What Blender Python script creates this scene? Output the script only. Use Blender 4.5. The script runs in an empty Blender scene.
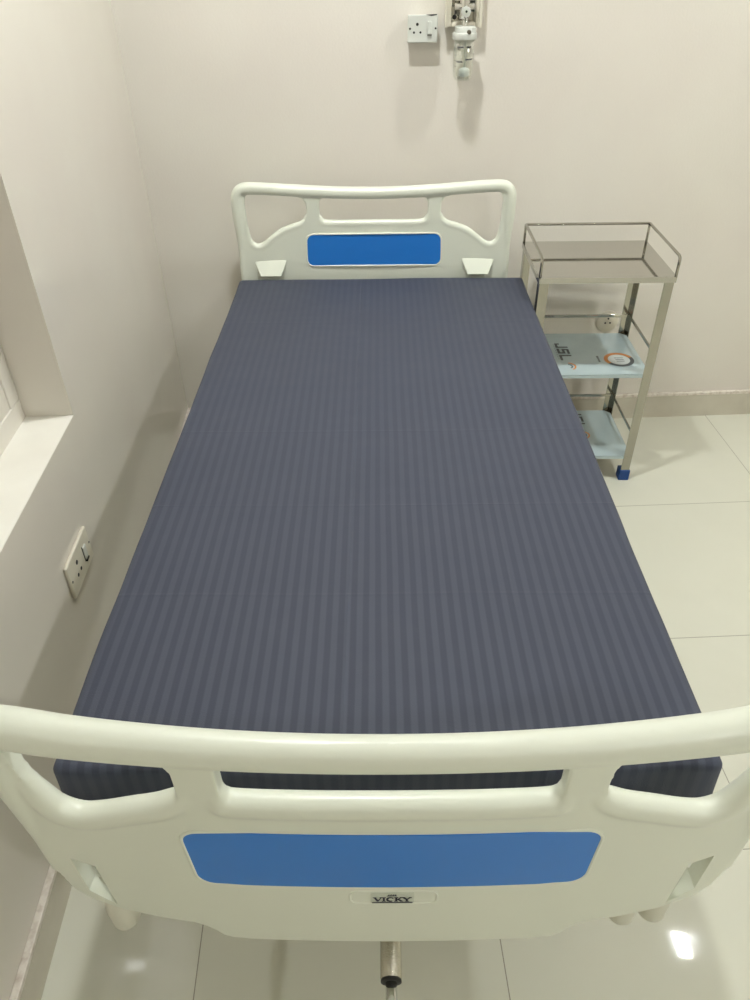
import bpy, bmesh, math, random
from mathutils import Vector, Matrix
from mathutils import noise as mnoise
random.seed(4)
C = bpy.context.scene.collection
PI = math.pi

# ------------------------------------------------------------------ materials
def srgb(r, g, b):
    f = lambda c: (c/255/12.92) if c/255 <= 0.04045 else ((c/255+0.055)/1.055)**2.4
    return (f(r), f(g), f(b), 1)

def mat(name, col, rough=0.5, metal=0.0, spec=0.5, coat=0.0, coat_r=0.05, bump=None, var=None, trans=0.0, emit=None):
    m = bpy.data.materials.new(name); m.use_nodes = True
    nt = m.node_tree; b = nt.nodes['Principled BSDF']
    b.inputs['Base Color'].default_value = col
    b.inputs['Roughness'].default_value = rough
    b.inputs['Metallic'].default_value = metal
    b.inputs['Specular IOR Level'].default_value = spec
    b.inputs['Coat Weight'].default_value = coat
    b.inputs['Coat Roughness'].default_value = coat_r
    b.inputs['Transmission Weight'].default_value = trans
    if emit:
        b.inputs['Emission Color'].default_value = emit[0]; b.inputs['Emission Strength'].default_value = emit[1]
    tc = nt.nodes.new('ShaderNodeTexCoord')
    if bump:                                    # list of (scale, distance, detail)
        prev = None
        for sc, dist, det in bump:
            n = nt.nodes.new('ShaderNodeTexNoise'); n.inputs['Scale'].default_value = sc; n.inputs['Detail'].default_value = det
            nt.links.new(tc.outputs['Object'], n.inputs['Vector'])
            bp = nt.nodes.new('ShaderNodeBump'); bp.inputs['Distance'].default_value = dist; bp.inputs['Strength'].default_value = 1
            nt.links.new(n.outputs['Fac'], bp.inputs['Height'])
            if prev: nt.links.new(prev.outputs['Normal'], bp.inputs['Normal'])
            prev = bp
        nt.links.new(prev.outputs['Normal'], b.inputs['Normal'])
        if coat: nt.links.new(prev.outputs['Normal'], b.inputs['Coat Normal'])
    if var:                                     # (scale, colour b, detail, lo, hi)
        sc, c2, det, lo, hi = var
        n = nt.nodes.new('ShaderNodeTexNoise'); n.inputs['Scale'].default_value = sc; n.inputs['Detail'].default_value = det
        nt.links.new(tc.outputs['Object'], n.inputs['Vector'])
        r = nt.nodes.new('ShaderNodeMapRange'); r.inputs['From Min'].default_value = lo; r.inputs['From Max'].default_value = hi
        nt.links.new(n.outputs['Fac'], r.inputs['Value'])
        mx = nt.nodes.new('ShaderNodeMix'); mx.data_type = 'RGBA'
        mx.inputs['A'].default_value = col; mx.inputs['B'].default_value = c2
        nt.links.new(r.outputs['Result'], mx.inputs['Factor'])
        nt.links.new(mx.outputs['Result'], b.inputs['Base Color'])
    return m

def math_node(nt, op, a, b=None, c=None):
    n = nt.nodes.new('ShaderNodeMath'); n.operation = op
    for i, v in enumerate((a, b, c)):
        if v is None: continue
        if isinstance(v, (int, float)): n.inputs[i].default_value = v
        else: nt.links.new(v, n.inputs[i])
    return n.outputs[0]

M = {}
M['wall'] = mat('wall_paint', srgb(234, 229, 219), .30, spec=.45, bump=[(1.6, .022, 1), (5.0, .004, 2), (150, .0004, 2)],
                var=(2.2, srgb(230, 223, 214), 3, .35, .65))
M['wall_side'] = mat('wall_gloss_paint', srgb(233, 228, 217), .05, spec=.5, bump=[(2.0, .004, 1), (9.0, .0004, 1)],
                var=(2.0, srgb(230, 223, 213), 3, .35, .65))
M['ceiling'] = mat('ceiling_paint', srgb(236, 234, 228), .9)
M['baseboard'] = mat('baseboard_tile', srgb(212, 206, 190), .22, var=(14, srgb(205, 198, 182), 6, .35, .7))
M['ledge'] = mat('baseboard_ledge', srgb(233, 225, 214), .35, var=(60, srgb(196, 182, 168), 8, .45, .75))
M['marble'] = mat('sill_marble', srgb(244, 241, 232), .3, spec=.5, var=(6, srgb(236, 232, 222), 5, .4, .7))
M['frame_white'] = mat('window_frame_paint', srgb(230, 225, 215), .4)
M['frost'] = mat('window_pane_frosted', srgb(228, 222, 212), .35)
M['abs'] = mat('cream_moulded_plastic', srgb(234, 237, 222), .36, spec=.6, coat=.25, coat_r=.25, bump=[(900, .00006, 1)])
M['abs2'] = mat('cream_plastic_fittings', srgb(226, 224, 208), .4)
M['blue'] = mat('blue_panel_plastic', srgb(43, 128, 220), .28, spec=.5, bump=[(700, .00005, 1)])
M['badge'] = mat('badge_silver', srgb(214, 219, 204), .35)
M['ink'] = mat('navy_ink', srgb(22, 26, 52), .5)
M['black'] = mat('black_plastic', srgb(16, 16, 16), .5)
M['white'] = mat('white_plastic', srgb(216, 218, 211), .3)
M['ivory'] = mat('ivory_plastic', srgb(226, 220, 203), .3)
M['grey'] = mat('switch_marker_grey', srgb(110, 108, 100), .5)
M['chrome'] = mat('chrome', srgb(220, 220, 216), .10, metal=1)
M['knurl'] = mat('knurled_chrome', srgb(205, 200, 186), .22, metal=1, bump=[(420, .0014, 1)])
M['steel'] = mat('stainless_steel', srgb(176, 173, 163), .10, metal=1, bump=[(7, .003, 2)])
M['steel_b'] = mat('stainless_tray', srgb(196, 194, 188), .06, metal=1, bump=[(5, .0006, 1)])
M['bluecap'] = mat('blue_rubber', srgb(22, 70, 138), .45)
M['film'] = mat('protective_film', srgb(188, 206, 210), .16, spec=.6, coat=.5, bump=[(9, .006, 3)])
M['inkgrey'] = mat('printed_grey', srgb(72, 78, 82), .35)
M['orange'] = mat('printed_orange', srgb(216, 140, 66), .35)
M['filmwhite'] = mat('printed_white', srgb(226, 232, 232), .3)
M['paintmetal'] = mat('epoxy_frame_paint', srgb(214, 212, 196), .4)
M['mattress'] = mat('mattress_cover', srgb(54, 60, 78), .7)
M['rubber'] = mat('grey_rubber', srgb(92, 92, 92), .6)
M['brass'] = mat('dull_metal', srgb(120, 116, 106), .3, metal=1)
M['green_dark'] = mat('dark_green_box', srgb(34, 48, 42), .5)
M['light'] = mat('lit_diffuser', (1, 1, 1, 1), .5, emit=((.955, .99, .975, 1), 920.0))
M['light_b'] = mat('lit_diffuser_softer', (1, 1, 1, 1), .5, emit=((.955, .99, .975, 1), 720.0))

def clear_mat():
    m = bpy.data.materials.new('clear_bottle_plastic'); m.use_nodes = True
    nt = m.node_tree; nt.nodes.clear()
    o = nt.nodes.new('ShaderNodeOutputMaterial'); mx = nt.nodes.new('ShaderNodeMixShader')
    t = nt.nodes.new('ShaderNodeBsdfTransparent'); t.inputs[0].default_value = (.95, .96, .94, 1)
    g = nt.nodes.new('ShaderNodeBsdfGlossy'); g.inputs['Roughness'].default_value = .05; g.inputs['Color'].default_value = (1, 1, 1, 1)
    lw = nt.nodes.new('ShaderNodeLayerWeight'); lw.inputs['Blend'].default_value = .35
    f = math_node(nt, 'MULTIPLY_ADD', lw.outputs['Facing'], .6, .06)
    nt.links.new(f, mx.inputs[0]); nt.links.new(t.outputs[0], mx.inputs[1]); nt.links.new(g.outputs[0], mx.inputs[2])
    nt.links.new(mx.outputs[0], o.inputs[0]); return m
M['clear'] = clear_mat()

def floor_mat():
    m = mat('floor_vitrified_tile', srgb(222, 218, 200), .07, spec=.5)
    nt = m.node_tree; b = nt.nodes['Principled BSDF']
    tc = nt.nodes.new('ShaderNodeTexCoord'); sp = nt.nodes.new('ShaderNodeSeparateXYZ')
    nt.links.new(tc.outputs['Object'], sp.inputs[0])
    def line(out, off, pitch, w):
        a = math_node(nt, 'SUBTRACT', out, off); a = math_node(nt, 'DIVIDE', a, pitch)
        fr = math_node(nt, 'FRACT', a); d = math_node(nt, 'SUBTRACT', fr, .5); d = math_node(nt, 'ABSOLUTE', d)
        return math_node(nt, 'GREATER_THAN', d, .5 - w/2/pitch), math_node(nt, 'FLOOR', a)
    lx, ix = line(sp.outputs[0], -.335 - .593*5, .593, .0022)
    ly, iy = line(sp.outputs[1], .796 - .6*5, .6, .0022)
    ln = math_node(nt, 'MAXIMUM', lx, ly)
    n = nt.nodes.new('ShaderNodeTexNoise'); n.inputs['Scale'].default_value = 3.5; n.inputs['Detail'].default_value = 5; n.inputs['Distortion'].default_value = 1.2
    cmb = nt.nodes.new('ShaderNodeCombineXYZ')
    nt.links.new(math_node(nt, 'MULTIPLY_ADD', ix, 3.7, sp.outputs[0]), cmb.inputs[0])
    nt.links.new(math_node(nt, 'MULTIPLY_ADD', iy, 5.3, sp.outputs[1]), cmb.inputs[1])
    nt.links.new(cmb.outputs[0], n.inputs['Vector'])
    mx = nt.nodes.new('ShaderNodeMix'); mx.data_type = 'RGBA'
    mx.inputs['A'].default_value = srgb(224, 223, 208); mx.inputs['B'].default_value = srgb(217, 216, 200)
    nt.links.new(n.outputs['Fac'], mx.inputs['Factor'])
    mg = nt.nodes.new('ShaderNodeMix'); mg.data_type = 'RGBA'
    nt.links.new(math_node(nt, 'MULTIPLY', ln, .75), mg.inputs['Factor'])
    nt.links.new(mx.outputs['Result'], mg.inputs['A']); mg.inputs['B'].default_value = srgb(120, 112, 92)
    nt.links.new(mg.outputs['Result'], b.inputs['Base Color'])
    # little dirt specks
    nt.links.new(math_node(nt, 'MULTIPLY_ADD', ln, .4, .035), b.inputs['Roughness'])
    bp = nt.nodes.new('ShaderNodeBump'); bp.inputs['Distance'].default_value = .0012
    n2 = nt.nodes.new('ShaderNodeTexNoise'); n2.inputs['Scale'].default_value = 6; nt.links.new(tc.outputs['Object'], n2.inputs['Vector'])
    nt.links.new(n2.outputs['Fac'], bp.inputs['Height']); nt.links.new(bp.outputs[0], b.inputs['Normal'])
    return m
M['floor'] = floor_mat()

def sheet_mat():
    m = mat('striped_satin_sheet', srgb(70, 74, 92), .6, spec=.28)
    nt = m.node_tree; b = nt.nodes['Principled BSDF']
    b.inputs['Sheen Weight'].default_value = .06; b.inputs['Sheen Roughness'].default_value = .4
    tc = nt.nodes.new('ShaderNodeTexCoord'); sp = nt.nodes.new('ShaderNodeSeparateXYZ')
    nt.links.new(tc.outputs['Object'], sp.inputs[0])
    nz = nt.nodes.new('ShaderNodeTexNoise'); nz.inputs['Scale'].default_value = 1.3
    nt.links.new(tc.outputs['Object'], nz.inputs['Vector'])
    xw = math_node(nt, 'MULTIPLY_ADD', nz.outputs['Fac'], .012, sp.outputs[0])
    s = math_node(nt, 'SINE', math_node(nt, 'MULTIPLY', xw, 2*PI/.0206))
    st = nt.nodes.new('ShaderNodeMapRange'); st.interpolation_type = 'SMOOTHSTEP'
    st.inputs['From Min'].default_value = -.5; st.inputs['From Max'].default_value = .5
    nt.links.new(s, st.inputs['Value'])
    stripe = st.outputs['Result']
    mx = nt.nodes.new('ShaderNodeMix'); mx.data_type = 'RGBA'
    mx.inputs['A'].default_value = srgb(65, 68, 83); mx.inputs['B'].default_value = srgb(75, 80, 95)
    ge = nt.nodes.new('ShaderNodeNewGeometry'); vm = nt.nodes.new('ShaderNodeVectorMath'); vm.operation = 'DOT_PRODUCT'
    nt.links.new(ge.outputs['Normal'], vm.inputs[0]); nt.links.new(ge.outputs['Incoming'], vm.inputs[1])
    gr = nt.nodes.new('ShaderNodeMapRange'); gr.inputs['From Min'].default_value = .40; gr.inputs['From Max'].default_value = .80      # satin stripes lose contrast at a grazing view
    gr.inputs['To Min'].default_value = .12; nt.links.new(vm.outputs['Value'], gr.inputs['Value'])
    cs = math_node(nt, 'MULTIPLY_ADD', math_node(nt, 'SUBTRACT', stripe, .5), gr.outputs['Result'], .5)
    nt.links.new(cs, mx.inputs['Factor']); nt.links.new(mx.outputs['Result'], b.inputs['Base Color'])
    nt.links.new(math_node(nt, 'MULTIPLY_ADD', stripe, -.06, .62), b.inputs['Roughness'])
    # fold creases (lines in y and x) + weave
    def crease(out, pos, w):
        d = math_node(nt, 'ABSOLUTE', math_node(nt, 'SUBTRACT', out, pos))
        r = nt.nodes.new('ShaderNodeMapRange'); r.interpolation_type = 'SMOOTHSTEP'
        r.inputs['From Min'].default_value = 0; r.inputs['From Max'].default_value = w
        r.inputs['To Min'].default_value = 1; r.inputs['To Max'].default_value = 0
        nt.links.new(d, r.inputs['Value']); return r.outputs['Result']
    h = None
    for o, pos, w in ((0, -.062, .006), (0, -.062, .004), (1, .86, .005), (1, .585, .004), (1, .335, .005), (1, 1.45, .006), (0, .22, .004)):
        c = crease(sp.outputs[o], pos, w)
        h = c if h is None else math_node(nt, 'ADD', h, c)
    b1 = nt.nodes.new('ShaderNodeBump'); b1.inputs['Distance'].default_value = .00035; nt.links.new(h, b1.inputs['Height'])
    n1 = nt.nodes.new('ShaderNodeTexNoise'); n1.inputs['Scale'].default_value = 3.2; n1.inputs['Detail'].default_value = 3
    nt.links.new(tc.outputs['Object'], n1.inputs['Vector'])
    b2 = nt.nodes.new('ShaderNodeBump'); b2.inputs['Distance'].default_value = .012
    nt.links.new(n1.outputs['Fac'], b2.inputs['Height']); nt.links.new(b1.outputs[0], b2.inputs['Normal'])
    n3 = nt.nodes.new('ShaderNodeTexNoise'); n3.inputs['Scale'].default_value = 600
    nt.links.new(tc.outputs['Object'], n3.inputs['Vector'])
    b3 = nt.nodes.new('ShaderNodeBump'); b3.inputs['Distance'].default_value = .0004
    nt.links.new(n3.outputs['Fac'], b3.inputs['Height']); nt.links.new(b2.outputs[0], b3.inputs['Normal'])
    nt.links.new(b3.outputs[0], b.inputs['Normal'])
    return m
M['sheet'] = sheet_mat()

# ------------------------------------------------------------------ mesh helpers
def obj(name, bm, m, parent=None, smooth=False, bevel=0, label=None):
    me = bpy.data.meshes.new(name)
    bmesh.ops.recalc_face_normals(bm, faces=bm.faces[:])
    bm.to_mesh(me); bm.free()
    o = bpy.data.objects.new(name, me); C.objects.link(o)
    for mm in (m if isinstance(m, (list, tuple)) else [m]): me.materials.append(mm)
    if parent: o.parent = parent
    if smooth:
        for p in me.polygons: p.use_smooth = True
    if bevel:
        md = o.modifiers.new('bevel', 'BEVEL'); md.width = bevel; md.segments = 3; md.limit_method = 'ANGLE'; md.angle_limit = math.radians(40)
    if label: o['label'] = label
    return o

def struct(name, bm, m, **k):
    o = obj(name, bm, m, **k); o['kind'] = 'structure'; return o

def thing(name, label, cat, loc=(0, 0, 0), rz=0, group=None):
    o = bpy.data.objects.new(name, None); C.objects.link(o); o.empty_display_size = .05
    o.location = loc; o.rotation_euler = (0, 0, rz); o['label'] = label; o['category'] = cat
    if group: o['group'] = group
    return o

def tag(o, label, cat, group=None):
    o['label'] = label; o['category'] = cat
    if group: o['group'] = group
    return o

def box(bm, x0, x1, y0, y1, z0, z1, mi=0):
    v = [bm.verts.new(p) for p in ((x0,y0,z0),(x1,y0,z0),(x1,y1,z0),(x0,y1,z0),(x0,y0,z1),(x1,y0,z1),(x1,y1,z1),(x0,y1,z1))]
    fs = [bm.faces.new([v[i] for i in f]) for f in ((0,3,2,1),(4,5,6,7),(0,1,5,4),(1,2,6,5),(2,3,7,6),(3,0,4,7))]
    for f in fs: f.material_index = mi
    return v

def frames(pts, closed):
    n = len(pts); T = []
    for i in range(n):
        if closed: t = pts[(i+1) % n] - pts[i-1]
        else: t = pts[min(i+1, n-1)] - pts[max(i-1, 0)]
        T.append(t.normalized())
    up = Vector((0, 1, 0)) if abs(T[0].y) < .9 else Vector((1, 0, 0))
    N = []
    nrm = (up - T[0]*up.dot(T[0])).normalized()
    for t in T:
        nrm = (nrm - t*nrm.dot(t)).normalized(); N.append(nrm)
    return T, N

def tube(bm, pts, r, seg=12, closed=False, cap=True, ry=None, smooth=True, mi=0):
    pts = [Vector(p) for p in pts]; T, N = frames(pts, closed); rings = []
    for i, p in enumerate(pts):
        rr = r[i] if isinstance(r, (list, tuple)) else r
        b = T[i].cross(N[i])
        rings.append([bm.verts.new(p + N[i]*math.cos(a)*(ry or rr) + b*math.sin(a)*rr) for a in [2*PI*k/seg for k in range(seg)]])
    n = len(rings)
    for i in range(n if closed else n-1):
        A, B = rings[i], rings[(i+1) % n]
        for k in range(seg):
            f = bm.faces.new((A[k], A[(k+1) % seg], B[(k+1) % seg], B[k])); f.smooth = smooth; f.material_index = mi
    if cap and not closed:
        for R_ in (rings[0][::-1], rings[-1]):
            f = bm.faces.new(R_); f.material_index = mi

def lathe(bm, prof, axis='z', at=(0, 0, 0), seg=28, smooth=True, mi=0):
    """prof: list of (radius, height along the axis)"""
    rings = []; at = Vector(at)
    for r, h in prof:
        ring = []
        for k in range(seg):
            a = 2*PI*k/seg; c, s = r*math.cos(a), r*math.sin(a)
            p = {'z': (c, s, h), 'y': (c, h, s), 'x': (h, c, s)}[axis]
            ring.append(bm.verts.new(at + Vector(p)))
        rings.append(ring)
    for A, B in zip(rings, rings[1:]):
        for k in range(seg):
            f = bm.faces.new((A[k], A[(k+1) % seg], B[(k+1) % seg], B[k])); f.smooth = smooth; f.material_index = mi
    for R_ in (rings[0][::-1], rings[-1]):
        f = bm.faces.new(R_); f.material_index = mi

def rrect(x0, x1, z0, z1, r, n=6):
    pts = []
    for cx, cz, a0 in ((x1-r, z1-r, 0), (x0+r, z1-r, 90), (x0+r, z0+r, 180), (x1-r, z0+r, 270)):
        for k in range(n+1):
            a = math.radians(a0 + 90*k/n); pts.append((cx + r*math.cos(a), cz + r*math.sin(a)))
    return pts

def prism(bm, pts, f0, f1, mi=0, smooth=False):
    """extrude a 2D outline; f0/f1 map (u,v) to 3D for the two faces"""
    A = [bm.verts.new(f0(u, v)) for u, v in pts]; B = [bm.verts.new(f1(u, v)) for u, v in pts]
    n = len(pts)
    fs = [bm.faces.new(A), bm.faces.new(B[::-1])]
    for i in range(n):
        f = bm.faces.new((A[i], B[i], B[(i+1) % n], A[(i+1) % n])); f.smooth = smooth; fs.append(f)
    for f in fs: f.material_index = mi

def catmull(pts, sub=6, closed=False):
    out = []; n = len(pts)
    rng = range(n) if closed else range(n-1)
    for i in rng:
        g = lambda j: pts[j % n] if closed else pts[max(0, min(n-1, j))]
        p0, p1, p2, p3 = g(i-1), g(i), g(i+1), g(i+2)
        for k in range(sub):
            t = k/sub
            out.append(tuple(.5*((2*b) + (c-a)*t + (2*a-5*b+4*c-d)*t*t + (-a+3*b-3*c+d)*t**3) for a, b, c, d in zip(p0, p1, p2, p3)))
    if not closed: out.append(pts[-1])
    return out

# ------------------------------------------------------------------ the room
XL, YB, XR, YF, H = -.637, 1.981, 2.60, -2.9, 2.75
bm = bmesh.new(); box(bm, XL-.3, XR+.2, YF-.2, YB+.2, -.1, 0); struct('floor', bm, M['floor'])
bm = bmesh.new(); box(bm, XL-.3, XR+.2, YF-.2, YB+.2, H, H+.1); struct('ceiling', bm, M['ceiling'])
bm = bmesh.new(); box(bm, XL-.3, XR+.2, YB, YB+.15, 0, H); struct('wall_back', bm, M['wall'])
bm = bmesh.new(); box(bm, XR, XR+.15, YF, YB, 0, H); struct('wall_right', bm, M['wall'])
bm = bmesh.new(); box(bm, XL-.3, XR+.2, YF-.15, YF, 0, H); struct('wall_front', bm, M['wall'])
NY0, NY1, NZ0, NZ1, ND = -.75, .922, .7085, 2.05, .108      # window niche in the left wall
bm = bmesh.new()
xo = XL-.22
box(bm, xo, XL, YF, NY0, 0, H); box(bm, xo, XL, NY1, YB, 0, H)
box(bm, xo, XL, NY0, NY1, 0, NZ0); box(bm, xo, XL, NY0, NY1, NZ1, H)
struct('wall_left', bm, M['wall_side'])
bm = bmesh.new(); box(bm, XL-ND, XL-.0005, NY0, NY1, NZ0, NZ0+.002); struct('trim_1', bm, M['marble'])
bm = bmesh.new()
wx0, wx1 = XL-ND-.045, XL-ND
z0, z1 = NZ0, NZ1
for a in (NY0, (NY0+NY1)/2-.025, NY1-.05): box(bm, wx0, wx1, a, a+.05, z0+.05, z1-.05)
box(bm, wx0, wx1, NY0, NY1, z0, z0+.05); box(bm, wx0, wx1, NY0, NY1, z1-.05, z1)
win = struct('window_1', bm, M['frame_white'], bevel=.003)
bm = bmesh.new(); box(bm, wx1-.012, wx1-.004, NY0+.04, NY1-.04, z0+.04, z1-.04)
obj('frosted_pane', bm, M['frost'], win)
# niche floor below the sill belongs to the wall; baseboards with a pale ledge on top
def baseboard(name, x0, x1, y0, y1, h=.107):
    bm = bmesh.new(); box(bm, x0, x1, y0, y1, 0, h-.012); o = struct(name, bm, M['baseboard'])
    bm = bmesh.new(); box(bm, x0, x1, y0, y1, h-.012, h); obj('ledge', bm, M['ledge'], o, bevel=.002)
    return o
baseboard('baseboard_back', XL, XR, YB-.015, YB)
bl = baseboard('baseboard_left', XL, XL+.015, YF, YB-.015, .107)
baseboard('baseboard_right', XR-.015, XR, YF, YB-.015)
baseboard('baseboard_front', XL+.015, XR-.015, YF, YF+.015)
# door in the front wall, behind the photographer
bm = bmesh.new(); box(bm, .9, 1.8, YF+.0005, YF+.03, 0, 2.1); d = struct('door_1', bm, M['frame_white'], bevel=.004)
d.location.y = .0155
bm = bmesh.new(); lathe(bm, [(.022, 0), (.022, .012), (.01, .014), (.01, .045)], 'y', (1.72, YF+.03, 1.0)); tube(bm, [(1.72, YF+.07, 1.0), (1.6, YF+.07, 1.0)], .009)
obj('door_handle', bm, M['chrome'], d)

# two small square ceiling panel lights and one added fill panel
def ceiling_light(x, y, label, lm='light'):
    t = thing('ceiling_light', label, 'ceiling light', (x, y, H), 0, 'square ceiling panel lights')
    bm = bmesh.new(); s, e = .060, .046
    for a in ((-s, -e, -s, s), (e, s, -s, s), (-e, e, -s, -e), (-e, e, e, s)): box(bm, a[0], a[1], a[2], a[3], -.014, 0)
    obj('frame', bm, M['white'], t)
    bm = bmesh.new(); box(bm, -e, e, -e, e, -.010, -.004); obj('diffuser', bm, M[lm], t)
ceiling_light(1.68, 1.05, 'square lit ceiling panel over the floor to the right of the bed', 'light_b')
ceiling_light(-.01, 1.08, 'square lit ceiling panel straight above the bed')
ceiling_light(1.50, -1.75, 'unseen ceiling panel added behind the photographer to brighten footboard and window jamb')  # out of view, added to lift the footboard front and niche jamb

# ------------------------------------------------------------------ bed
BX, BR = .0314, -.0467
bed = thing('hospital_bed', 'white hospital bed with moulded cream head and foot boards and blue inlays', 'hospital bed', (BX, 0, 0), BR)

def make_board(name, cfg, yc, facing, parent):
    """moulded board: plate with three openings, thick rail, rims round the openings. facing -1: outer side looks to -y"""
    cx, W = cfg['cx'], cfg['W']
    bow = lambda x: -facing*cfg['bow']*((x-cx)/.4)**2           # ends bend towards the mattress
    # 2D outline in board coords (half, mirrored)
    half = cfg['outline']
    outl = [(cx+x, z) for x, z in half] + [(cx-x, z) for x, z in reversed(half) if x > 1e-6]
    cu = bpy.data.curves.new('tmp', 'CURVE'); cu.dimensions = '2D'; cu.fill_mode = 'BOTH'; cu.extrude = cfg['t']; cu.bevel_depth = 0
    holes = cfg['holes'](cx)
    for pl in [outl] + holes:
        s = cu.splines.new('POLY'); s.points.add(len(pl)-1); s.use_cyclic_u = True
        for i, (x, z) in enumerate(pl): s.points[i].co = (x, z, 0, 1)
    co = bpy.data.objects.new('tmp', cu); C.objects.link(co)
    dg = bpy.context.evaluated_depsgraph_get()
    me = bpy.data.meshes.new_from_object(co.evaluated_get(dg))
    bpy.data.objects.remove(co)
    bm = bmesh.new(); bm.from_mesh(me); bpy.data.meshes.remove(me)
    for v in bm.verts: v.co = Vector((v.co.x, v.co.z*1.0, v.co.y))
    bmesh.ops.remove_doubles(bm, verts=bm.verts[:], dist=1e-5)
    bmesh.ops.recalc_face_normals(bm, faces=bm.faces[:])
    # split the long faces so that the bow can bend them
    bmesh.ops.triangulate(bm, faces=bm.faces[:])
    for path, r, closed in cfg['tubes'](cx):
        tube(bm, [(x, cfg.get('toff', 0), z) for x, z in path], r, 16, closed)
    for b6 in cfg.get('lumps', []): box(bm, cx+b6[0], cx+b6[1], *b6[2:])
    me = bpy.data.meshes.new('tmpb'); bmesh.ops.recalc_face_normals(bm, faces=bm.faces[:]); bm.to_mesh(me); bm.free()
    ob = bpy.data.objects.new('tmpb', me); C.objects.link(ob)
    md = ob.modifiers.new('r', 'REMESH'); md.mode = 'VOXEL'; md.voxel_size = .0028; md.adaptivity = 0
    md = ob.modifiers.new('s', 'SMOOTH'); md.iterations = 7; md.factor = .5
    cuts = []
    for pts8 in cfg['cutters'](cx):
        b2 = bmesh.new(); vs = [b2.verts.new(p) for p in pts8]; bmesh.ops.convex_hull(b2, input=vs)
        bmesh.ops.recalc_face_normals(b2, faces=b2.faces[:])
        m2 = bpy.data.meshes.new('c'); b2.to_mesh(m2); b2.free(); c2 = bpy.data.objects.new('c', m2); C.objects.link(c2); cuts.append(c2)
        md = ob.modifiers.new('b', 'BOOLEAN'); md.operation = 'DIFFERENCE'; md.object = c2; md.solver = 'EXACT'
    dg = bpy.context.evaluated_depsgraph_get(); dg.update()
    me2 = bpy.data.meshes.new_from_object(ob.evaluated_get(dg))
    bpy.data.objects.remove(ob)
    for c2 in cuts: bpy.data.objects.remove(c2)
    bm = bmesh.new(); bm.from_mesh(me2); bpy.data.meshes.remove(me2)
    for f in bm.faces: f.smooth = True
    for e in bm.edges:
        if len(e.link_faces) == 2 and e.calc_face_angle(0) > math.radians(38): e.smooth = False
    # raised lips round the inlay and the badge
    yl = facing*cfg['t'] if cfg['lip_side'] == 'out' else -facing*cfg['t']
    for pl, r in cfg['lips'](cx):
        tube(bm, [(x, yl, z) for x, z in pl], r, 8, True)
    for v in bm.verts: v.co.y += bow(v.co.x)
    o = obj(name, bm, M['abs'], parent); o.location = (0, yc, 0)
    return o, bow

def mirror(pts, cx): return [(2*cx - x, z) for x, z in pts]

# ---- footboard
FR = .0215
ftop = [(0, .863), (.1, .864), (.2, .8675), (.3, .874), (.37, .8805), (.42, .888), (.446, .889), (.463, .880), (.468, .858)]
fout = ftop + [(.461, .80), (.458, .72), (.456, .64), (.453, .578), (.443, .535), (.420, .502), (.38, .477), (.33, .461), (.285, .451), (.268, .442), (.256, .429), (.246, .414), (.232, .4065), (.18, .405), (0, .405)]
fC = lambda cx: rrect(cx-.2, cx+.2, .762, .862, .028)
fS = [(.252, .80), (.253, .832), (.262, .852), (.282, .864), (.32, .872), (.37, .879), (.42, .886), (.438, .876), (.441, .85), (.432, .80), (.414, .741), (.390, .717), (.36, .721), (.32, .735), (.288, .747), (.263, .762), (.254, .78)]
def fade(p, r0=.011, r1=.0175):
    n = len(p)-1
    return [r0 + (r1-r0)*min(1, 5*min(i, n-i)/n) for i in range(n+1)]
def foot_tubes(cx):
    t = []
    top = catmull([(cx-x, z) for x, z in reversed(fout[:13])] + [(cx+x, z) for x, z in fout[1:13]], 4)
    t.append((top, [(.0218 + .003*min(1, abs(x-cx)/.4)**2)*(1 if z > .86 else max(.46, 1-(.86-z)*2.6)) for x, z in top], False))
    low = catmull([(cx-.209, .790), (cx-.203, .768), (cx-.18, .7585), (cx, .7575), (cx+.18, .7585), (cx+.203, .768), (cx+.209, .790)], 6)
    t.append((low, fade(low), False))
    for s in (1, -1):
        p = [(.243, .790), (.248, .768), (.278, .747), (.32, .732), (.36, .718), (.390, .714), (.418, .731), (.436, .775), (.450, .82)]
        q = catmull([(cx+s*x, z) for x, z in p], 6); t.append((q, fade(q), False))
    return t
def foot_cut(cx):
    out = []
    for s in (1, -1):
        y0 = -.0125
        P = [(.424, y0, .622), (.394, y0, .604), (.420, y0, .532), (.388, y0, .494)]
        P += [(x, -.07, z) for x, y, z in P] + [(.396, .07, .60), (.414, .07, .60), (.412, .07, .545), (.390, .07, .522)]
        out.append([Vector((cx+s*x, y, z)) for x, y, z in P])
    return out
foot_cfg = dict(cx=.005, W=.44, bow=.016, t=.0115, outline=fout,
    holes=lambda cx: [fC(cx)[::-1], [(cx+x, z) for x, z in fS], mirror([(cx+x, z) for x, z in fS], cx)],
    tubes=foot_tubes, cutters=foot_cut, lip_side='out', lumps=[(.372, .428, 0, .040, .500, .538), (-.428, -.372, 0, .040, .500, .538)],
    lips=lambda cx: [(blue_outline(cx, .264, .257, .579, .710, .024), .0028), (rrect(cx-.056, cx+.062, .530, .565, .012), .0018)])
def blue_outline(cx, w1, w0, z0, z1, r, n=7):
    pts = rrect(-1, 1, z0, z1, r, n); out = []
    for x, z in rrect(-w1, w1, z0, z1, r, n):
        k = (z-z0)/(z1-z0); f = (w0 + (w1-w0)*k)/w1
        out.append((cx + x*f, z + .004*(1-(x/w1)**2)*(1 if z > (z0+z1)/2 else -1)))
    return out
yF = -.1005
foot, fbow = make_board('footboard', foot_cfg, yF, -1, bed)
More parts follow.
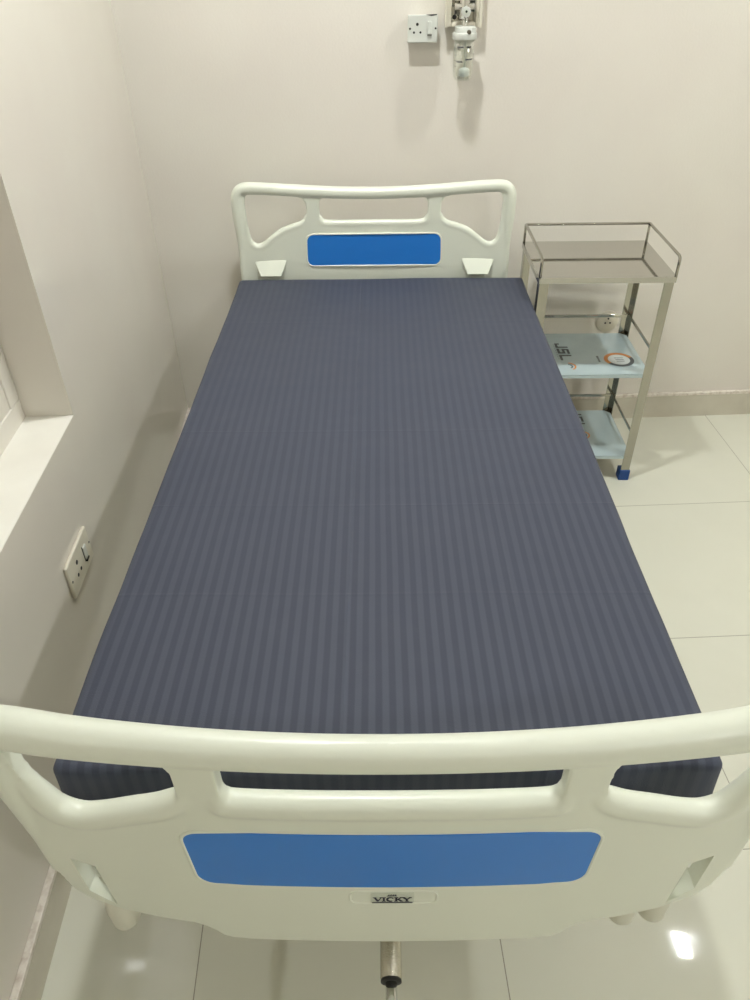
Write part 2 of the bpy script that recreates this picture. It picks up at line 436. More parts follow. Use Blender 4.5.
def inlay(name, outline, y, bow, parent, th=.0016, facing=-1, m=None, label=None, rings=True):
    # sheet following the bow: strip columns
    bm = bmesh.new()
    A = [bm.verts.new((x, y, z)) for x, z in outline]
    f = bm.faces.new(A)
    xs = [x for x, z in outline]; x0, x1 = min(xs), max(xs)
    for k in range(1, 12):
        xx = x0 + (x1-x0)*k/12
        bmesh.ops.bisect_plane(bm, geom=bm.verts[:]+bm.edges[:]+bm.faces[:], plane_co=(xx, 0, 0), plane_no=(1, 0, 0))
    r = bmesh.ops.extrude_face_region(bm, geom=bm.faces[:])
    for v in [g for g in r['geom'] if isinstance(g, bmesh.types.BMVert)]: v.co.y += facing*th
    for v in bm.verts: v.co.y += bow(v.co.x)
    o = obj(name, bm, m or M['blue'], parent, label=label)
    return o
inlay('blue_inlay', blue_outline(.005, .264, .257, .579, .710, .024), -.0112, fbow, foot, label='glossy blue plastic inlay')
inlay('badge_plate', rrect(.005-.028, .005+.031, .533, .562, .002), -.0112, fbow, foot, m=M['badge'], label='silver maker badge with navy serif lettering')

# badge lettering: VICKY in serif strokes
def stroke(bm, p, q, w, y, th=.0005):
    p, q = Vector((p[0], 0, p[1])), Vector((q[0], 0, q[1])); d = (q-p).normalized(); n = Vector((-d.z, 0, d.x))*w/2
    pts = [p+n, q+n, q-n, p-n]
    prism(bm, [(v.x, v.z) for v in pts], lambda u, v: (u, y, v), lambda u, v: (u, y-th, v))
bm = bmesh.new()
yb_ = -.0133
def serif(x, z, w=.0026): stroke(bm, (x-w/2*1.4, z), (x+w/2*1.4, z), .0008, yb_)
L0, hh = .540, .0105
X = -.0175; w = .0088; g = .0022
# V
stroke(bm, (X, L0+hh), (X+w*.5, L0), .0026, yb_); stroke(bm, (X+w, L0+hh), (X+w*.5, L0), .0012, yb_); serif(X, L0+hh, .0034); serif(X+w, L0+hh, .003)
X += w+g
# I
stroke(bm, (X+.0015, L0), (X+.0015, L0+hh), .0026, yb_); serif(X+.0015, L0, .004); serif(X+.0015, L0+hh, .004)
X += .003+g+.0008
# C
cpts = [(X+.0045+.0045*math.cos(math.radians(a)), L0+hh/2+hh/2*math.sin(math.radians(a))) for a in range(42, 322, 20)]
for i, (a, b_) in enumerate(zip(cpts, cpts[1:])): stroke(bm, a, b_, .0014+.0014*math.sin(PI*i/(len(cpts)-1)), yb_)
stroke(bm, (X+.008, L0+hh*.68), (X+.008, L0+hh*1.02), .0009, yb_)
X += .009+g
# K
stroke(bm, (X+.001, L0), (X+.001, L0+hh), .0026, yb_); stroke(bm, (X+.002, L0+hh*.42), (X+.008, L0+hh), .0011, yb_); stroke(bm, (X+.0035, L0+hh*.55), (X+.0085, L0), .0025, yb_)
serif(X+.001, L0, .004); serif(X+.001, L0+hh, .004); serif(X+.008, L0+hh, .003); serif(X+.0085, L0, .0034)
X += .0088+g
# Y
stroke(bm, (X, L0+hh), (X+.0045, L0+hh*.45), .0025, yb_); stroke(bm, (X+.009, L0+hh), (X+.0045, L0+hh*.45), .0011, yb_); stroke(bm, (X+.0045, L0), (X+.0045, L0+hh*.5), .0025, yb_)
serif(X+.0045, L0, .004); serif(X, L0+hh, .0034); serif(X+.009, L0+hh, .003)
# underline and little crown mark
stroke(bm, (-.021, .5360), (.034, .5360), .0016, yb_)
for k in range(4): stroke(bm, (.001+k*.003, .5562), (.0025+k*.003, .5588), .0009, yb_)
stroke(bm, (-.001, .5553), (.013, .5553), .0008, yb_)
obj('badge_lettering', bm, M['ink'], foot)

# ---- headboard
HR = .0185
htop = [(0, .936), (.1, .938), (.2, .9435), (.3, .951), (.37, .9555), (.398, .9555), (.415, .949), (.4245, .934), (.427, .912)]
hout = htop + [(.427, .88), (.426, .82), (.427, .76), (.429, .70), (.428, .62), (.415, .56), (.38, .51), (.33, .485), (.28, .472), (.25, .44), (.23, .43), (0, .43)]
hC = lambda cx: rrect(cx-.171, cx+.171, .845, .932, .028)
hS = [(.212, .88), (.213, .908), (.222, .924), (.245, .931), (.30, .937), (.36, .943), (.385, .943), (.400, .934), (.404, .91), (.401, .83), (.398, .80), (.390, .781), (.372, .776), (.352, .782), (.327, .798), (.295, .820), (.26, .833), (.232, .840), (.217, .853)]
def head_tubes(cx):
    pth = catmull([(cx-x, z) for x, z in reversed(hout[:14])] + [(cx+x, z) for x, z in hout[1:14]], 4)
    t = [(pth, [HR if z > .86 else max(.0125, HR-(.86-z)*.07) for x, z in pth], False)]
    low = catmull([(cx-.176, .868), (cx-.172, .857), (cx-.148, .8445), (cx, .8435), (cx+.148, .8445), (cx+.172, .857), (cx+.176, .868)], 6)
    t.append((low, fade(low, .010, .0125), False))
    for s in (1, -1):
        p = [(.209, .870), (.213, .857), (.23, .842), (.258, .834), (.293, .821), (.325, .799), (.350, .780), (.372, .773), (.392, .780), (.404, .80), (.409, .84)]
        q = catmull([(cx+s*x, z) for x, z in p], 6); t.append((q, fade(q, .010, .0125), False))
    return t
def head_cut(cx): return []
head_cfg = dict(cx=-.021, W=.43, bow=.010, t=.011, outline=hout,
    holes=lambda cx: [hC(cx)[::-1], [(cx+x, z) for x, z in hS], mirror([(cx+x, z) for x, z in hS], cx)],
    tubes=head_tubes, cutters=head_cut, lip_side='in',
    lips=lambda cx: [(blue_outline(cx, .216, .219, .712, .814, .022), .0028)])
yH = 1.835
head, hbow = make_board('headboard', head_cfg, yH, 1, bed)
inlay('blue_inlay', blue_outline(-.021, .216, .219, .712, .814, .022), -.0108, hbow, head, label='glossy blue plastic inlay')
# two stepped pockets low on the mattress side
for s in (1, -1):
    bm = bmesh.new(); cx = -.021 + s*.338
    outer = [(-.054, .734), (.054, .734), (.036, .688), (-.036, .688)]
    y0, y1 = -.010 + hbow(cx), -.040 + hbow(cx)
    A = [bm.verts.new((cx+u, y0, v)) for u, v in outer]
    # shelf leans outwards: low edge stands furthest from the board
    B = [bm.verts.new((cx+u, y, v)) for (u, v), y in zip([(-.050, .731), (.050, .731), (.033, .690), (-.033, .690)], (y0-.003, y0-.003, y1, y1))]
    bm.faces.new(A[::-1]); bm.faces.new(B)
    for i in range(4): bm.faces.new((A[i], A[(i+1) % 4], B[(i+1) % 4], B[i]))
    obj('moulded_lug', bm, M['abs'], head, bevel=.003)

# ---- frame under the mattress
bm = bmesh.new()
zd0, zd1 = .512, .562
for s in (1, -1): box(bm, s*.40-.02, s*.40+.02, .0, 1.79, zd0-.01, zd1-.008)
for y in (.0, .45, .9, 1.35, 1.75): box(bm, -.38, .38, y, y+.035, zd0-.005, zd1-.012)
obj('deck_frame', bm, M['paintmetal'], bed, bevel=.004)
bm = bmesh.new()
for i in range(4):
    y0 = .01 + i*.45; box(bm, -.43, .43, y0, y0+.435, zd1-.008, zd1)
obj('deck_panels', bm, M['paintmetal'], bed, bevel=.003)
bm = bmesh.new()
for s in (1, -1): box(bm, s*.36-.02, s*.36+.02, .22, 1.66, .20, .25)
for y in (.24, 1.60): box(bm, -.36, .36, y, y+.05, .20, .25)
obj('base_frame', bm, M['paintmetal'], bed, bevel=.004)
for y in (.265, 1.62):
    for s in (1, -1):
        bm = bmesh.new(); box(bm, s*.36-.02, s*.36+.02, y-.02, y+.02, .10, zd0-.005)
        lg = obj('leg', bm, M['paintmetal'], bed, bevel=.004)
        bm = bmesh.new(); lathe(bm, [(.03, -.014), (.048, -.012), (.05, 0), (.048, .012), (.03, .014)], 'x', (s*.36, y+.02, .0502)); 
        cw = obj('castor_wheel', bm, M['rubber'], lg)
# board brackets and rounded buffers showing under the footboard
for s in (1, -1):
    bm = bmesh.new(); box(bm, s*.30-.02, s*.30+.02, -.087, .01, .50, .545)
    obj('footboard_bracket', bm, M['paintmetal'], bed, bevel=.003)
for s in (1, -1):
    bm = bmesh.new(); box(bm, s*.30-.02, s*.30+.02, 1.785, 1.822, .50, .545)
    obj('headboard_bracket', bm, M['paintmetal'], bed, bevel=.003)
for x, zz in ((-.405, .362), (.357, .374), (.402, .384)):
    bm = bmesh.new(); lathe(bm, [(.006, zz), (.015, zz+.003), (.021, zz+.014), (.022, zz+.06), (.016, zz+.10), (.014, .53)], 'z', (x, -.062, 0))
    obj('buffer', bm, M['abs2'], bed)

# crank
bm = bmesh.new()
cxk, zk = .005, .335
tube(bm, [(cxk, .03, zk), (cxk, -.135, zk), (cxk, -.137, zk)], [.0165, .0165, .015], 24)
ck = obj('crank_sleeve', bm, M['knurl'], bed, label='knurled chrome crank sleeve')
bm = bmesh.new(); lathe(bm, [(.0150, 0), (.0158, -.001), (.0158, -.004), (.009, -.0045)], 'y', (cxk, -.136, zk)); obj('sleeve_mouth', bm, M['black'], ck)
bm = bmesh.new(); tube(bm, [(cxk, -.12, zk), (cxk, -.215, zk)], .0085, 16)
lathe(bm, [(.0085, 0), (.0135, -.006), (.0135, -.03), (.009, -.036)], 'y', (cxk, -.175, zk))
tube(bm, [(cxk, -.215, zk), (cxk, -.245, zk), (cxk, -.262, zk-.02), (cxk, -.265, zk-.10)], .0075, 16)
tube(bm, [(cxk, -.265, zk-.10), (cxk, -.30, zk-.12), (cxk, -.36, zk-.122)], .011, 16)
obj('crank_handle', bm, M['chrome'], ck)

# ---- mattress and sheet
def soft_box(x0, x1, y0, y1, z0, z1, r, nx, ny, nz, wob=0, taper=0, seed=0):
    bm = bmesh.new()
    def P(u, v, w):
        x, y, z = x0+(x1-x0)*u, y0+(y1-y0)*v, z0+(z1-z0)*w
        # rounded by pulling to the inner box
        R = r; q = Vector((min(max(x, x0+R), x1-R), min(max(y, y0+R), y1-R), min(max(z, z0+R), z1-R)))
        d = Vector((x, y, z))-q
        if d.length > 1e-9:
            k = max(abs(d.x), abs(d.y), abs(d.z)); p = q + d.normalized()*min(R, k) if k > 0 else q
        else: p = Vector((x, y, z))
        if taper:
            t = (z1-p.z)/(z1-z0); cxx, cyy = (x0+x1)/2, (y0+y1)/2
            p.x = cxx + (p.x-cxx)*(1-taper*t*t/(x1-x0)*2); p.y = cyy + (p.y-cyy)*(1-taper*t*t/(y1-y0)*2)
        if wob:
            n = mnoise.noise_vector(Vector((p.x*3.1, p.y*3.1, p.z*3+seed)))
            n2 = mnoise.noise_vector(Vector((p.x*9, p.y*9, p.z*12+seed+5)))
            sx = 1 if abs(p.x-(x0+x1)/2) > (x1-x0)/2-.03 else .3
            p = p + Vector((n.x*wob*.9*sx + n2.x*wob*.25*sx, n.y*wob*.5, n.z*wob*.7 + n2.z*wob*.12))
        return p
    def lin(n, L):
        e = r/L; k = [0, e*.15, e*.4, e*.7, e]; mid = [e + (1-2*e)*i/n for i in range(1, n)]
        return k + mid + [1-a for a in reversed(k)]
    U, V, Wd = lin(nx, x1-x0), lin(ny, y1-y0), lin(nz, z1-z0)
    cache = {}
    def vt(i, j, k):
        if (i, j, k) not in cache: cache[(i, j, k)] = bm.verts.new(P(U[i], V[j], Wd[k]))
        return cache[(i, j, k)]
    a, b, c = len(U)-1, len(V)-1, len(Wd)-1
    def face(*q):
        f = bm.faces.new([vt(*t) for t in q]); f.smooth = True
    for i in range(a):
        for j in range(b):
            face((i,j,c),(i+1,j,c),(i+1,j+1,c),(i,j+1,c)); face((i,j,0),(i,j+1,0),(i+1,j+1,0),(i+1,j,0))
    for i in range(a):
        for k in range(c):
            face((i,0,k),(i+1,0,k),(i+1,0,k+1),(i,0,k+1)); face((i,b,k),(i,b,k+1),(i+1,b,k+1),(i+1,b,k))
    for j in range(b):
        for k in range(c):
            face((0,j,k),(0,j,k+1),(0,j+1,k+1),(0,j+1,k)); face((a,j,k),(a,j+1,k),(a,j+1,k+1),(a,j,k+1))
    return bm
mt = thing('mattress', 'thin bed mattress fitted with a dark slate blue satin striped sheet', 'mattress', (BX, 0, .567), BR)
for nm, bmm, mm in (('foam_core', soft_box(-.450, .450, .012, 1.783, 0, .105, .02, 24, 48, 4, taper=.01), M['mattress']),
                    ('bed_sheet', soft_box(-.466, .464, -.001, 1.798, -.0005, .1125, .014, 60, 120, 6, wob=.004, taper=-.004), M['sheet'])):
    obj(nm, bmm, mm, mt)

# ------------------------------------------------------------------ stainless trolley
tr = thing('instrument_trolley', 'three-tier stainless steel trolley with top guard rail standing by the back wall', 'trolley', (.794, 1.718, 0), -.05)
W2, D2, DB, LT = .203, .160, .153, .750       # half width, half depth, leg top
def angle_leg(sx, sy):
    bm = bmesh.new(); a, t = .030, .0025; x, y = sx*W2, sy*D2
    # L-angle, outer faces on the outline
    xa, xb = sorted((x, x-sx*a)); ya, yb = sorted((y, y-sy*a))
    xt = sorted((x, x-sx*t)); yt = sorted((y, y-sy*t))
    box(bm, xa, xb, yt[0], yt[1], .022, LT); 
    yy = sorted((y-sy*t, y-sy*a)); box(bm, xt[0], xt[1], yy[0], yy[1], .022, LT)
    lg = obj('leg', bm, M['steel'], tr, bevel=.0008)
    bm = bmesh.new()
    c0, c1 = sorted((x+sx*.004, x-sx*(a+.003))); d0, d1 = sorted((y+sy*.004, y-sy*(a+.003)))
    prism(bm, [(c0, d0), (c1, d0), (c1, d1), (c0, d1)], lambda u, v: (u, v, .042), lambda u, v: (c0+(u-c0)*1, v, 0))
    obj('foot_cap', bm, M['bluecap'], lg, bevel=.003, label='blue rubber foot cap')
for sx in (1, -1):
    for sy in (1, -1): angle_leg(sx, sy)
# top tray: flat sheet with turned down edge
bm = bmesh.new()
box(bm, -W2-.003, W2+.003, -D2-.003, DB+.010, LT, LT+.0025)
for a in ((-W2-.003, W2+.003, -D2-.004, -D2-.0025), (-W2-.003, W2+.003, DB+.0095, DB+.011), (-W2-.004, -W2-.0025, -D2-.003, DB+.010), (W2+.0025, W2+.004, -D2-.003, DB+.010)):
    box(bm, a[0], a[1], a[2], a[3], LT-.016, LT+.0025)
obj('top_tray', bm, M['steel_b'], tr, bevel=.001)
# guard rail: open at the front
bm = bmesh.new(); zr = LT+.062; c = .012
path = [(-W2, -D2, LT), (-W2, -D2, zr-c), (-W2, -D2+c*.3, zr-c*.3), (-W2, -D2+c, zr), (-W2, DB-.004, zr), (-W2+.004, DB, zr), (W2-.004, DB, zr), (W2, DB-.004, zr), (W2, -D2+c, zr), (W2, -D2+c*.3, zr-c*.3), (W2, -D2, zr-c), (W2, -D2, LT)]
tube(bm, path, .0045, 12)
for s in (1, -1): tube(bm, [(s*W2, DB, LT), (s*W2, DB, zr)], .0042, 12)
obj('guard_rail', bm, M['steel'], tr)
# shelves with film and side bars
def shelf(z, logo):
    i = .028
    bm = bmesh.new(); ins = .004
    pts = [(-W2+i, -D2+ins), (W2-i, -D2+ins), (W2-ins, -D2+i), (W2-ins, D2-i), (W2-i, D2-ins), (-W2+i, D2-ins), (-W2+ins, D2-i), (-W2+ins, -D2+i)]
    pts = [(-W2+ins, -D2+ins), (W2-ins, -D2+ins), (W2-ins, D2-ins), (-W2+ins, D2-ins)]
    prism(bm, pts, lambda u, v: (u, v, z), lambda u, v: (u, v, z-.012))
    s = obj('shelf', bm, M['steel'], tr, bevel=.001)
    # film: sheet wrapping the front and side edges, corners cut
    bm = bmesh.new(); k = .026
    fp = [(-W2+k, -D2+.001), (W2-k, -D2+.001), (W2-.006, -D2+k), (W2-.006, D2-k), (W2-k, D2-.006), (-W2+k, D2-.006), (-W2+.006, D2-k), (-W2+.006, -D2+k)]
    prism(bm, fp, lambda u, v: (u, v, z+.0018), lambda u, v: (u, v, z+.0002))
    box(bm, -W2+k, W2-k, -D2+.0005, -D2+.003, z-.010, z+.0018)
    obj('protective_film', bm, M['film'], s, label='pale blue protective plastic film')
    zt = z+.0019; th = .0003
    def st(bm, p, q, w):
        p, q = Vector((p[0], p[1], 0)), Vector((q[0], q[1], 0)); d = (q-p).normalized(); n = Vector((-d.y, d.x, 0))*w/2
        P4 = [p+n+d*0, q+n, q-n, p-n]
        prism(bm, [(a.x, a.y) for a in P4], lambda u, v: (u, v, zt), lambda u, v: (u, v, zt+th))
    # letters JSL reading from back to front, turned a quarter clockwise
    bm = bmesh.new(); ox, oy, hgt, wd, sw = logo[0], logo[1], .034, .046, .0085
    def pt(a, b): return (ox + b*hgt, oy - a*wd)      # a along the word, b letter height
    def poly(L):
        for a, b in zip(L, L[1:]):
            (x0_, y0_), (x1_, y1_) = pt(*a), pt(*b)
            dx, dy = x1_-x0_, y1_-y0_; ln = math.hypot(dx, dy); e = sw/2/ln
            st(bm, (x0_-dx*e, y0_-dy*e), (x1_+dx*e, y1_+dy*e), sw)
    poly([(.0, .25), (.0, .02), (.55, .02)]); poly([(.55, 0), (.55, 1.0)])
    poly([(1.55, .98), (.95, .98), (.95, .52), (1.5, .52), (1.5, .02), (.9, .02)])
    poly([(1.95, 1.0), (1.95, .02), (2.6, .02)])
    for j in range(8): 
        x_, y_ = pt(.1+j*.33, -.28); st(bm, (x_, y_), (x_+.0026, y_-.005), .0018)
    obj('film_lettering', bm, M['inkgrey'], s, label='dark grey letters printed on the film')
    def arc(bm, cx, cy, r0, r1, a0, a1, n=20, zz=zt):
        for q in range(n):
            t0, t1 = math.radians(a0+(a1-a0)*q/n), math.radians(a0+(a1-a0)*(q+1)/n)
            P4 = [(cx+r0*math.cos(t0), cy+r0*math.sin(t0)), (cx+r1*math.cos(t0), cy+r1*math.sin(t0)), (cx+r1*math.cos(t1), cy+r1*math.sin(t1)), (cx+r0*math.cos(t1), cy+r0*math.sin(t1))]
            prism(bm, P4, lambda u, v: (u, v, zz), lambda u, v: (u, v, zz+th))
    ax, ay = ox+.012, oy-.168
    def printed(name, col, build, label):
        bm = bmesh.new(); build(bm); obj(name, bm, M[col], s, label=label)
    printed('film_emblem', 'orange', lambda bm: arc(bm, ax, ay, .021, .027, -60, 80), 'orange arc printed on the film')
    printed('film_emblem', 'inkgrey', lambda bm: arc(bm, ax, ay, .011, .016, -60, 80), 'grey arc printed on the film')
    if logo[2]:
        bx, by = .122, -.052
        printed('film_ring', 'orange', lambda bm: arc(bm, bx, by, .037, .050, 20, 215), 'orange half of the ring printed on the film')
        printed('film_ring', 'inkgrey', lambda bm: arc(bm, bx, by, .037, .050, 215, 380), 'grey half of the ring printed on the film')
        printed('film_roundel', 'filmwhite', lambda bm: arc(bm, bx, by, .0005, .0365, 0, 360, 28, zt-.0001), 'white disc inside the ring')
        def small(bm):
            for j in range(3): st(bm, (bx-.014+.002*j, by+.012-j*.012), (bx+.016, by+.012-j*.012), .003)
        printed('small_print', 'inkgrey', small, 'tiny grey lines of print in the white disc')
        def word(bm):
            for j in range(5): st(bm, (bx-.070, by+.026-j*.009), (bx-.066, by+.021-j*.009), .007)
        printed('small_print', 'inkgrey', word, 'small grey word printed left of the ring')
    # three thin bars above the shelf
    zb = z+.067
    for nm, (p, q) in {'side_bar': ((W2-.003, -D2+.002, zb), (W2-.003, D2-.002, zb)), 'side_bar_': ((-W2+.003, -D2+.002, zb), (-W2+.003, D2-.002, zb)), 'back_bar': ((-W2+.002, D2-.003, zb), (W2-.002, D2-.003, zb))}.items():
        bm = bmesh.new(); a = Vector(p); b_ = Vector(q); w_ = .0032
        box(bm, min(a.x, b_.x)-w_*.6, max(a.x, b_.x)+w_*.6, min(a.y, b_.y)-w_*.6, max(a.y, b_.y)+w_*.6, zb-.0055, zb+.0055)
        obj(nm.rstrip('_'), bm, M['steel'], tr, bevel=.001)
shelf(.422, (-.070, .070, True))
shelf(.101, (.045, .148, False))

# ------------------------------------------------------------------ wall fittings
# switched socket on the back wall
def switch_socket(name, label, loc, rz, w, h, d, m, group=None):
    """built facing -y, centre of the plate at loc"""
    t = thing(name, label, 'socket', loc, rz, group)
    bm = bmesh.new(); box(bm, -w/2+.003, w/2-.003, -d+.008, 0, -h/2+.003, h/2-.003); obj('back_box', bm, m, t, bevel=.003)
    bm = bmesh.new(); box(bm, -w/2, w/2, -d, -d+.008, -h/2, h/2); obj('face_plate', bm, m, t, bevel=.003)
    return t
sk = switch_socket('wall_socket', 'white switched socket box high on the back wall left of the gas outlet', (.249, YB, 1.357), 0, .087, .069, .041, M['white'])
yf = -.041
for x, z, r in ((-.010-.006, .0115, .0040), (-.0255, -.0085, .0030), (-.0065, -.0085, .0030)):
    bm = bmesh.new(); lathe(bm, [(r, .0005), (r, -.0006)], 'y', (x, yf, z), 16); obj('pin_hole', bm, M['black'], sk)
for x in (-.037, .037):
    bm = bmesh.new(); lathe(bm, [(.0028, .0005), (.0028, -.0010)], 'y', (x, yf, .001), 14); obj('screw', bm, M['black'], sk)
bm = bmesh.new(); box(bm, .0140, .0260, yf-.005, yf+.001, -.013, .019); rk = obj('rocker_switch', bm, M['white'], sk, bevel=.002)
bm = bmesh.new(); box(bm, .0140, .0260, yf-.0055, yf, -.0165, -.0135); obj('marker', bm, M['grey'], rk)
bm = bmesh.new(); prism(bm, [(.008, .0350), (.040, .0362), (.040, .0338), (.024, .0318)], lambda u, v: (u, yf-.0006, v-.0005), lambda u, v: (u, yf+.004, v-.0005)); obj('cable_gap', bm, M['black'], sk)
# socket low on the left wall (faces +x)
sl = switch_socket('wall_socket', 'ivory wide socket plate low on the left wall beside the bed', (XL, .707, .451), PI/2, .150, .089, .0095, M['ivory'])
yf = -.0095
for x, z, r in ((-.020, .016, .0056), (-.031, -.012, .0045), (-.009, -.012, .0045)):
    bm = bmesh.new(); lathe(bm, [(r, .0005), (r, -.0006)], 'y', (x, yf, z), 16); obj('pin_hole', bm, M['black'], sl)
for x in (-.068, .068):
    bm = bmesh.new(); lathe(bm, [(.0030, .0005), (.0030, -.0010)], 'y', (x, yf, 0), 14); obj('screw', bm, M['grey'], sl)
bm = bmesh.new(); box(bm, .026, .042, yf-.003, yf+.001, -.018, .018); rk = obj('rocker_switch', bm, M['white'], sl, bevel=.002)
bm = bmesh.new(); box(bm, .026, .042, yf-.0035, yf, -.023, -.0185); obj('marker', bm, M['black'], rk)
bm = bmesh.new(); box(bm, .022, .0245, yf-.0008, yf+.001, -.020, .022); obj('switch_gap', bm, M['black'], sl)
# round outlet behind the trolley
ro = thing('round_outlet', 'round ivory outlet cover on the back wall seen through the steel trolley', 'outlet', (.968, YB, .418), 0)
bm = bmesh.new(); lathe(bm, [(.042, 0), (.042, -.004), (.039, -.007), (.001, -.008)], 'y', (0, 0, 0), 32); obj('cover', bm, M['ivory'], ro)
for x, z in ((-.008, -.004), (.010, -.004), (.001, .013)):
    bm = bmesh.new(); lathe(bm, [(.0032, -.007), (.0032, -.0095)], 'y', (x, 0, z), 14); obj('pin_hole', bm, M['black'], ro)

# medical gas outlet box, open frame
gx, gz0, gz1 = .3655, 1.360, 1.56
gb = thing('gas_outlet_box', 'cream framed gas outlet box high on the back wall above the humidifier bottle', 'outlet box', (gx, YB, 0))
bm = bmesh.new()
w_, d_ = .050, .042
for a in ((-w_, -w_+.015), (w_-.015, w_)): box(bm, a[0], a[1], -d_, 0, gz0, gz1)
box(bm, -w_+.015, w_-.015, -d_, 0, gz0, gz0+.012); box(bm, -w_+.015, w_-.015, -d_, 0, gz1-.012, gz1)
obj('box_frame', bm, M['ivory'], gb, bevel=.003)
bm = bmesh.new()
for a in ((-w_-.004, -w_+.005), (w_-.005, w_+.004)): box(bm, a[0], a[1], -d_-.004, -d_+.003, gz0-.002, gz1+.002)
obj('frame_lip', bm, M['ivory'], gb, bevel=.002)
bm = bmesh.new(); box(bm, -w_+.012, w_-.012, -.010, 0, gz0+.01, gz1-.01); obj('back_plate', bm, M['steel'], gb)
bm = bmesh.new(); box(bm, .013, w_-.016, -.024, -.010, gz0+.035, gz1-.014); obj('dark_housing', bm, M['green_dark'], gb, bevel=.002)
bm = bmesh.new(); lathe(bm, [(.006, -.010), (.006, -.014)], 'y', (-.022, 0, gz0+.022), 14); obj('bolt', bm, M['black'], gb)

# flow regulator and humidifier bottle hanging from it
hb = thing('hanging_humidifier_bottle', 'clear humidifier bottle with white cap and flow knob hanging on the back wall', 'oxygen humidifier', (.366, 1.902, 0))
bm = bmesh.new()
lathe(bm, [(.014, 1.383), (.014, 1.430), (.011, 1.436), (.011, 1.50)], 'z', (-.002, .012, 0), 20)
lathe(bm, [(.009, 1.345), (.009, 1.385)], 'z', (0, .006, 0), 16)
tube(bm, [(-.003, .018, 1.455), (-.003, .0675, 1.455)], .012, 16)
tube(bm, [(-.030, .010, 1.412), (.026, .010, 1.412)], .008, 14)
box(bm, -.030, .030, .008, .022, 1.426, 1.432)
obj('regulator_body', bm, M['chrome'], hb)
bm = bmesh.new(); pts = []
for k in range(32):
    a = 2*PI*k/32; r = .0132 + .0009*math.cos(8*a); pts.append((r*math.cos(a), r*math.sin(a)))
prism(bm, pts, lambda u, v: (u-.002, -.022, v+1.401), lambda u, v: (u-.002, -.014, v+1.401), smooth=True)
kn = obj('flow_knob', bm, M['white'], hb, bevel=.0015)
bm = bmesh.new(); lathe(bm, [(.006, -.0225), (.006, -.0245)], 'y', (-.002, 0, 1.401), 20); obj('knob_cap', bm, M['badge'], kn)
bm = bmesh.new(); lathe(bm, [(.003, -.024), (.003, -.026)], 'y', (-.002, 0, 1.402), 12); obj('knob_screw', bm, M['black'], kn)
bm = bmesh.new(); lathe(bm, [(.006, .002), (.006, -.015)], 'y', (-.002, 0, 1.401), 16); obj('knob_stem', bm, M['chrome'], hb)
bm = bmesh.new()
lathe(bm, [(.034, 1.334), (.035, 1.336), (.035, 1.349), (.033, 1.351), (.0275, 1.3515), (.0275, 1.364), (.026, 1.366)], 'z', (0, 0, 0), 32)
box(bm, -.027, .029, -.022, .02, 1.350, 1.364)
cp = obj('cap', bm, M['white'], hb, bevel=.001)
bm = bmesh.new(); lathe(bm, [(.006, -.024), (.0065, -.030), (.004, -.036)], 'y', (.008, 0, 1.353), 16); obj('relief_valve', bm, M['brass'], cp)
bm = bmesh.new()
# bottle wall as a shell: outside down, inside up
prof = [(.030, 1.335), (.030, 1.252), (.028, 1.238), (.023, 1.231), (.004, 1.231), (.004, 1.2325), (.0225, 1.2328), (.0270, 1.239), (.0287, 1.252), (.0287, 1.335)]
lathe(bm, prof, 'z', (0, 0, 0), 36); obj('bottle', bm, M['clear'], hb)
bm = bmesh.new(); lathe(bm, [(.0035, 1.258), (.0035, 1.338)], 'z', (.004, 0, 0), 12); obj('dip_tube', bm, M['white'], hb)
bm = bmesh.new(); lathe(bm, [(.010, 1.240), (.016, 1.242), (.016, 1.257), (.011, 1.261), (.004, 1.263)], 'z', (.004, 0, 0), 20); obj('diffuser', bm, M['filmwhite'], hb)
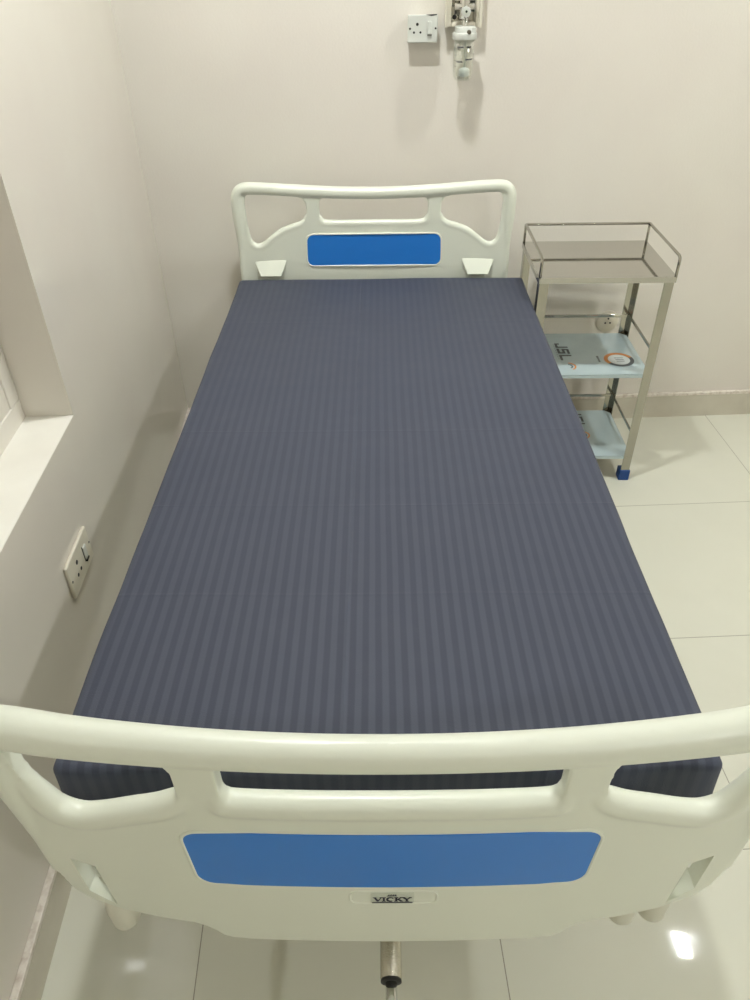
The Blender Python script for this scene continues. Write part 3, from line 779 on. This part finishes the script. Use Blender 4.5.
# printed marks on the bottle
bm = bmesh.new(); random.seed(11)
def mark(a, z, w, h):
    r = .0304
    a0, a1 = a-w/2/r, a+w/2/r
    P_ = [(r*math.sin(a0), -r*math.cos(a0)), (r*math.sin(a1), -r*math.cos(a1))]
    v = [bm.verts.new((P_[0][0], P_[0][1], z)), bm.verts.new((P_[1][0], P_[1][1], z)), bm.verts.new((P_[1][0], P_[1][1], z+h)), bm.verts.new((P_[0][0], P_[0][1], z+h))]
    bm.faces.new(v)
for row, (zz, a0, a1) in enumerate(((1.315, -.75, -.15), (1.315, .15, .65), (1.284, .1, .85), (1.279, -.8, -.2))):
    a = a0
    while a < a1:
        mark(a, zz, .0022, .0042); mark(a+.06, zz+.0012*(row % 3), .0022, .0012); a += .125
for a, z in ((-1.0, 1.296), (1.0, 1.297), (-1.05, 1.282), (-1.0, 1.268)): mark(a, z, .003, .0015)
obj('printed_marks', bm, M['ink'], hb)

# ------------------------------------------------------------------ camera, world, view
cam = bpy.data.cameras.new('camera'); co = bpy.data.objects.new('camera', cam); C.objects.link(co)
f_px, pitch, yaw, roll = 742.68, .65641, .03618, -.01446
cp_, sp_ = math.cos(pitch), math.sin(pitch)
fwd = Vector((math.sin(yaw)*cp_, math.cos(yaw)*cp_, -sp_)); right = Vector((math.cos(yaw), -math.sin(yaw), 0)); up = right.cross(fwd)
cr, sr = math.cos(roll), math.sin(roll)
r2 = right*cr + up*sr; u2 = up*cr - right*sr
mw = Matrix((( r2.x, u2.x, -fwd.x, 0), (r2.y, u2.y, -fwd.y, 0), (r2.z, u2.z, -fwd.z, 0), (0, 0, 0, 1)))
co.matrix_world = Matrix.Translation((0, -.58075, 1.59002)) @ mw
cam.sensor_fit = 'HORIZONTAL'; cam.sensor_width = 36; cam.lens = f_px/750*36; cam.clip_start = .01
bpy.context.scene.camera = co
w = bpy.data.worlds.new('world'); bpy.context.scene.world = w; w.use_nodes = True
w.node_tree.nodes['Background'].inputs[0].default_value = (.8, .85, 1, 1); w.node_tree.nodes['Background'].inputs[1].default_value = .05
vs = bpy.context.scene.view_settings
vs.view_transform = 'Standard'; vs.look = 'None'; vs.gamma = 1; vs.use_curve_mapping = False; vs.exposure = 0.0
